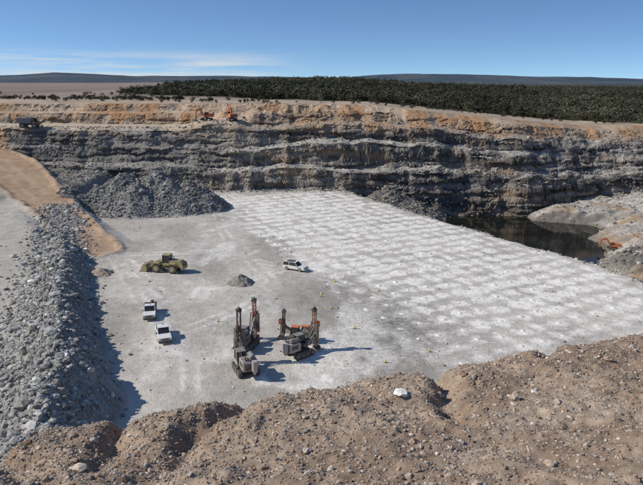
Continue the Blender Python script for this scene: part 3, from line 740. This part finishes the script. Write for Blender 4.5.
def drill(x,y,rot,paint,mast_h=7.2,lean=0,mastm=M_grey,scale=1,headm=None,boomm=None):
    boomm=boomm or paint
    v=Veh('crawler_drill_rig',x,y,rot,scale=scale)
    for sy in (-1,1): v.track('track',sy*1.0,3.3,.42,.42)
    v.box('chassis',(2.4,1.5,.4),(-.1,0,.75),M_black,bevel=.05)
    v.prof('engine_house',[(-2.2,1.0),(-2.25,2.05),(-2.0,2.2),(-.6,2.2),(-.45,1.95),(-.45,1.0)],-.85,.85,paint,.05)
    v.box('engine_louvre',(1.0,.04,.5),(-1.4,.865,1.65),M_black,bevel=.0); v.box('engine_louvre',(1.0,.04,.5),(-1.4,-.865,1.65),M_black,bevel=.0)
    v.box('hood_seam',(.05,1.5,.03),(-1.3,0,2.21),M_black,bevel=0); v.box('cooler_grille',(.6,.9,.04),(-1.75,0,2.215),M_black,bevel=0)
    v.box('radiator',(.05,1.2,.7),(-2.27,0,1.5),M_black,bevel=.01)
    v.prof('cab',[(-.3,1.0),(-.3,2.6),(.75,2.6),(1.0,1.9),(.95,1.0)],.05,.98,M_glass,.03)
    v.box('cab_roof',(1.2,1.05,.1),(.22,.52,2.67),boomm,bevel=.03)
    v.box('cab_skirt',(1.3,1.0,.55),(.33,.52,1.2),paint,bevel=.03)
    for px_,py_ in ((-.3,.03),(-.3,1.0),(.95,.03),(.95,1.0)): v.beam('cab_post',(px_,py_,1.4),(px_*.85,py_,2.62),.07,.07,M_black,0)
    v.cyl('exhaust',.08,.7,(-1.9,.5,2.5),M_black,seg=12)
    v.cyl('air_receiver',.27,1.3,(-1.2,-.4,2.45),boomm,(0,90,0),seg=18,bevel=.05)
    v.cyl('dust_collector',.33,1.1,(-2.6,-.35,1.8),M_lgrey,seg=20); v.cyl('dust_collector_cone',.33,.5,(-2.6,-.35,1.0),M_lgrey,r2=.1,rot=(180,0,0),seg=20)
    v.box('hose_tray',(.5,.5,.4),(.5,-.5,1.3),M_black,bevel=.05)
    v.beam('boom',(.6,-.4,1.2),(2.2,-.2,2.3),.32,.36,boomm)
    v.rod('boom_cylinder',(.7,-.4,.85),(1.9,-.25,1.9),.09,M_steel)
    b=Vector((2.55,0,.15)); t=Vector((2.55-lean,0,mast_h)); ax=(t-b)
    for dx_,dy_ in ((-.17,-.2),(-.17,.2),(.17,-.2),(.17,.2)):
        v.beam('mast_rail',b+Vector((dx_,dy_,0)),t+Vector((dx_,dy_,0)),.085,.085,mastm,0)
    K_=int(mast_h/.55)
    for k in range(K_):
        p=b+ax*(k/K_); q=b+ax*((k+1)/K_); s_=1 if k%2 else -1
        for dx_ in (-.17,.17): v.rod('mast_brace',p+Vector((dx_,-.2*s_,0)),q+Vector((dx_,.2*s_,0)),.03,mastm,6)
        for dy_ in (-.2,.2): v.rod('mast_brace',p+Vector((-.17*s_,dy_,0)),q+Vector((.17*s_,dy_,0)),.03,mastm,6)
    c=b+ax*.62
    v.box('rotary_head',(.62,.62,.8),tuple(c+Vector((.42,0,0))),headm or paint,bevel=.06)
    v.rod('drill_rod',b+Vector((.42,0,-.1)),c+Vector((.42,0,-.3)),.07,M_steel,10)
    v.box('mast_head',(.6,.62,.35),tuple(t),M_black,bevel=.05)
    v.cyl('head_sheave',.22,.12,tuple(t+Vector((0,0,.25))),M_steel,(90,0,0),seg=16)
    v.box('dust_hood',(.75,.75,.4),tuple(b+Vector((.35,0,.2))),M_black,bevel=.06)
    v.box('rod_carousel',(.4,.42,2.6),tuple(b+ax*.42+Vector((0,-.5,0))),M_steel,bevel=.05)
    v.beam('mast_bracket',(2.2,-.2,2.3),(2.4,0,2.7),.5,.5,boomm)
    v.rod('mast_cylinder',(1.0,-.2,1.5),b+ax*.55+Vector((-.2,0,0)),.08,M_steel)
    for off in (.15,-.05,.3):
        prev=None
        for k in range(9):
            u=k/8; p=Vector((.4,-.1,2.3)).lerp(c+Vector((.1,.3,.3)),u)+Vector((-.1,off,-(1.2+off)*math.sin(math.pi*u)))
            if prev is not None: v.rod('hydraulic_hose',prev,p,.045,M_rubber,6)
            prev=p
    for k in range(4): v.box('step',(.3,.3,.04),(-.6,1.1+.02*k,.5+k*.25),M_steel,bevel=0)
    v.rod('handrail',(-2.1,.8,2.8),(-.6,.8,2.8),.025,M_steel)
    for hx__ in (-2.1,-1.35,-.6): v.rod('handrail_post',(hx__,.8,2.15),(hx__,.8,2.8),.025,M_steel)
    return v
drill(-8.6,65.8,112,M_lgrey,6.6,.2,M_black,1,M_rust,M_grey)
drill(-9.3,73.0,70,M_grey,5.8,0,M_red,.92,M_red,M_grey)
drill(-2.6,70.4,40,M_lgrey,5.7,.1,M_rust,.92,M_orange,M_grey)
drill(-3.0,74.6,165,M_grey,4.8,.3,M_black,.8,M_red,M_orange)

def excavator(x,y,rot,scale=1,z=None,pose=0):
    v=Veh('excavator',x,y,rot,z,scale)
    for sy in (-1,1): v.track('track',sy*1.15,4.0,.45,.55)
    v.box('undercarriage',(2.0,1.8,.4),(0,0,.8),M_black,bevel=.04)
    v.cyl('slew_ring',.7,.25,(0,0,1.1),M_black)
    v.prof('house',[(-2.5,1.2),(-2.6,2.1),(-2.2,2.45),(-.2,2.45),(.3,2.0),(1.3,1.9),(1.4,1.2)],-1.3,1.3,M_orange,.07)
    v.box('counterweight',(.6,2.5,1.0),(-2.55,0,1.75),M_black,bevel=.12)
    v.prof('cab',[(.0,1.3),(.0,2.95),(1.1,2.95),(1.45,2.2),(1.4,1.3)],.35,1.28,M_glass,.04)
    v.box('cab_roof',(1.25,1.0,.1),(.55,.82,3.0),M_orange,bevel=.04)
    for sx in (.0,1.3): v.beam('cab_post',(sx+.05,1.29,1.4),(sx*.85+.03,1.29,2.97),.1,.05,M_orange,0)
    A=[(.8,1.6),(2.4,3.9),(4.6,3.6)] if pose==0 else [(.8,1.6),(1.9,4.2),(3.9,4.8)]
    v.prof('boom',[(.6,1.5),(A[1][0]-.1,A[1][1]+.35),(A[2][0],A[2][1]+.2),(A[2][0],A[2][1]-.2),(A[1][0]+.1,A[1][1]-.25),(1.1,1.4)],-.55,-.15,M_orange,.03)
    E=(A[2][0]+.5,A[2][1]-2.8)
    v.prof('stick',[(A[2][0]-.5,A[2][1]+.45),(A[2][0]+.2,A[2][1]+.3),(E[0]+.15,E[1]),(E[0]-.15,E[1]),(A[2][0]-.3,A[2][1]-.2)],-.5,-.2,M_orange,.02)
    v.rod('boom_cylinder',(1.2,-.65,1.5),(A[1][0],-.65,A[1][1]-.1),.1,M_steel); v.rod('stick_cylinder',(A[1][0],-.35,A[1][1]+.45),(A[2][0]-.4,-.35,A[2][1]+.45),.09,M_steel)
    bx,bz=E
    v.prof('bucket',[(bx-.2,bz+.1),(bx+.3,bz+.05),(bx+.35,bz-.5),(bx,bz-.95),(bx-.75,bz-.85),(bx-.9,bz-.5),(bx-.75,bz-.55),(bx-.1,bz-.65),(bx+.1,bz-.4)],-.9,.2,M_black,.01)
    return v
excavator(-37.2,207.5,235,.9)
excavator(-28.8,206,115,.95,pose=1)
excavator(70.0,146.5,170,.6)

v=Veh('haul_truck',-95.2,208.5,8)
for wx in (2.0,-1.6):
    for sy in (-1,1): v.wheel('wheel',wx,sy*1.35,.85,.7 if wx>0 else 1.0,sy,M_grey)
v.box('chassis',(6.2,1.2,.5),(.2,0,1.2),M_black,bevel=.05)
v.prof('dump_body',[(-3.4,1.9),(-3.2,3.2),(1.2,3.4),(2.9,3.5),(2.9,3.35),(1.3,3.2),(.9,1.6),(-1.8,1.5)],-1.6,1.6,M_grey,.04)
v.prof('cab',[(1.5,1.9),(1.55,2.95),(2.5,2.95),(2.65,1.9)],.1,1.3,M_glass,.03)
v.box('cab_roof',(1.1,1.3,.1),(2.0,.7,3.0),M_red,bevel=.02)
v.box('hood',(1.2,2.4,.9),(2.9,0,1.5),M_red,bevel=.08); v.box('grille',(.05,1.4,.7),(3.52,0,1.5),M_black,bevel=.01)
v.box('deck',(2.0,3.2,.1),(2.3,0,1.98),M_black,bevel=.01)

for (x,y) in [(1.4,86.5),(7.5,68.3),(-.1,92),(9.0,94.5),(-14.2,81.5),(2.2,99),(4.4,79),(-7.9,109.5),(13.2,71.5),(-1.0,84.5)]:
    v=Veh('traffic_cone',x,y,random.uniform(0,90),scale=.8)
    v.box('base',(.42,.42,.04),(0,0,.03),M_black,bevel=.01); v.cyl('cone',.16,.72,(0,0,.40),M_conem,r2=.03,seg=16); v.cyl('band',.112,.12,(0,0,.46),M_white,r2=.092,seg=16)

# ------------------------------------------------------------------ light, sky, camera
el,az=math.radians(38),math.radians(-93)
sd=Vector((math.sin(az)*math.cos(el),math.cos(az)*math.cos(el),math.sin(el)))
sun=bpy.data.lights.new('sun','SUN'); sun.energy=4.2; sun.angle=math.radians(.5); sun.color=(1,.935,.84)
so=bpy.data.objects.new('sun',sun); scene.collection.objects.link(so); so.rotation_euler=sd.to_track_quat('Z','Y').to_euler(); so.location=(-100,0,120)
w=bpy.data.worlds.new('World'); scene.world=w; w.use_nodes=True; nt=w.node_tree; N=nt.nodes; L=nt.links
bg=N['Background']; bg.inputs['Strength'].default_value=.118
sk=N.new('ShaderNodeTexSky'); sk.sky_type='NISHITA'; sk.sun_disc=False; sk.sun_elevation=el; sk.sun_rotation=az%(2*math.pi); sk.altitude=300; sk.air_density=1.0; sk.dust_density=.2; sk.ozone_density=2.0
tc=N.new('ShaderNodeTexCoord'); sp=N.new('ShaderNodeSeparateXYZ'); L.new(tc.outputs['Generated'],sp.inputs[0])
ma=N.new('ShaderNodeMath'); ma.operation='MULTIPLY_ADD'; ma.inputs[1].default_value=2.3; ma.inputs[2].default_value=.085; L.new(sp.outputs['Z'],ma.inputs[0])
cb=N.new('ShaderNodeCombineXYZ'); L.new(sp.outputs['X'],cb.inputs[0]); L.new(sp.outputs['Y'],cb.inputs[1]); L.new(ma.outputs[0],cb.inputs[2])
nm=N.new('ShaderNodeVectorMath'); nm.operation='NORMALIZE'; L.new(cb.outputs[0],nm.inputs[0]); L.new(nm.outputs[0],sk.inputs[0])
tint=N.new('ShaderNodeVectorMath'); tint.operation='MULTIPLY'; tint.inputs[1].default_value=(.84,1.01,1.16); L.new(sk.outputs[0],tint.inputs[0])
mp=N.new('ShaderNodeMapping'); mp.inputs['Scale'].default_value=(3,3,48); mp.inputs['Location'].default_value=(.4,0,0)
no=N.new('ShaderNodeTexNoise'); no.inputs['Scale'].default_value=2.2; no.inputs['Detail'].default_value=7; no.inputs['Roughness'].default_value=.6
L.new(tc.outputs['Generated'],mp.inputs[0]); L.new(mp.outputs[0],no.inputs['Vector'])
r1=N.new('ShaderNodeMapRange'); r1.inputs[1].default_value=.40; r1.inputs[2].default_value=.62; L.new(no.outputs['Fac'],r1.inputs[0])
r2=N.new('ShaderNodeMapRange'); r2.inputs[1].default_value=.050; r2.inputs[2].default_value=.024; r2.interpolation_type='SMOOTHSTEP'; L.new(sp.outputs['Z'],r2.inputs[0])
r3=N.new('ShaderNodeMapRange'); r3.inputs[1].default_value=.02; r3.inputs[2].default_value=-.18; r3.interpolation_type='SMOOTHSTEP'; L.new(sp.outputs['X'],r3.inputs[0])
mu=N.new('ShaderNodeMath'); mu.operation='MULTIPLY'; L.new(r1.outputs[0],mu.inputs[0]); L.new(r2.outputs[0],mu.inputs[1])
mu2=N.new('ShaderNodeMath'); mu2.operation='MULTIPLY'; L.new(mu.outputs[0],mu2.inputs[0]); L.new(r3.outputs[0],mu2.inputs[1])
mu3=N.new('ShaderNodeMath'); mu3.operation='MULTIPLY'; L.new(mu2.outputs[0],mu3.inputs[0]); mu3.inputs[1].default_value=.85
mx=N.new('ShaderNodeMix'); mx.data_type='RGBA'; mx.inputs[7].default_value=(5.4,5.9,6.3,1)
L.new(mu3.outputs[0],mx.inputs[0]); L.new(tint.outputs[0],mx.inputs[6]); L.new(mx.outputs[2],bg.inputs['Color'])
cam=bpy.data.cameras.new('camera'); co=bpy.data.objects.new('camera',cam); scene.collection.objects.link(co)
cam.sensor_width=36; cam.lens=35.33; cam.clip_start=.1; cam.clip_end=30000
co.location=(0,0,32); co.rotation_euler=(math.radians(90-14.3),0,0)
scene.camera=co
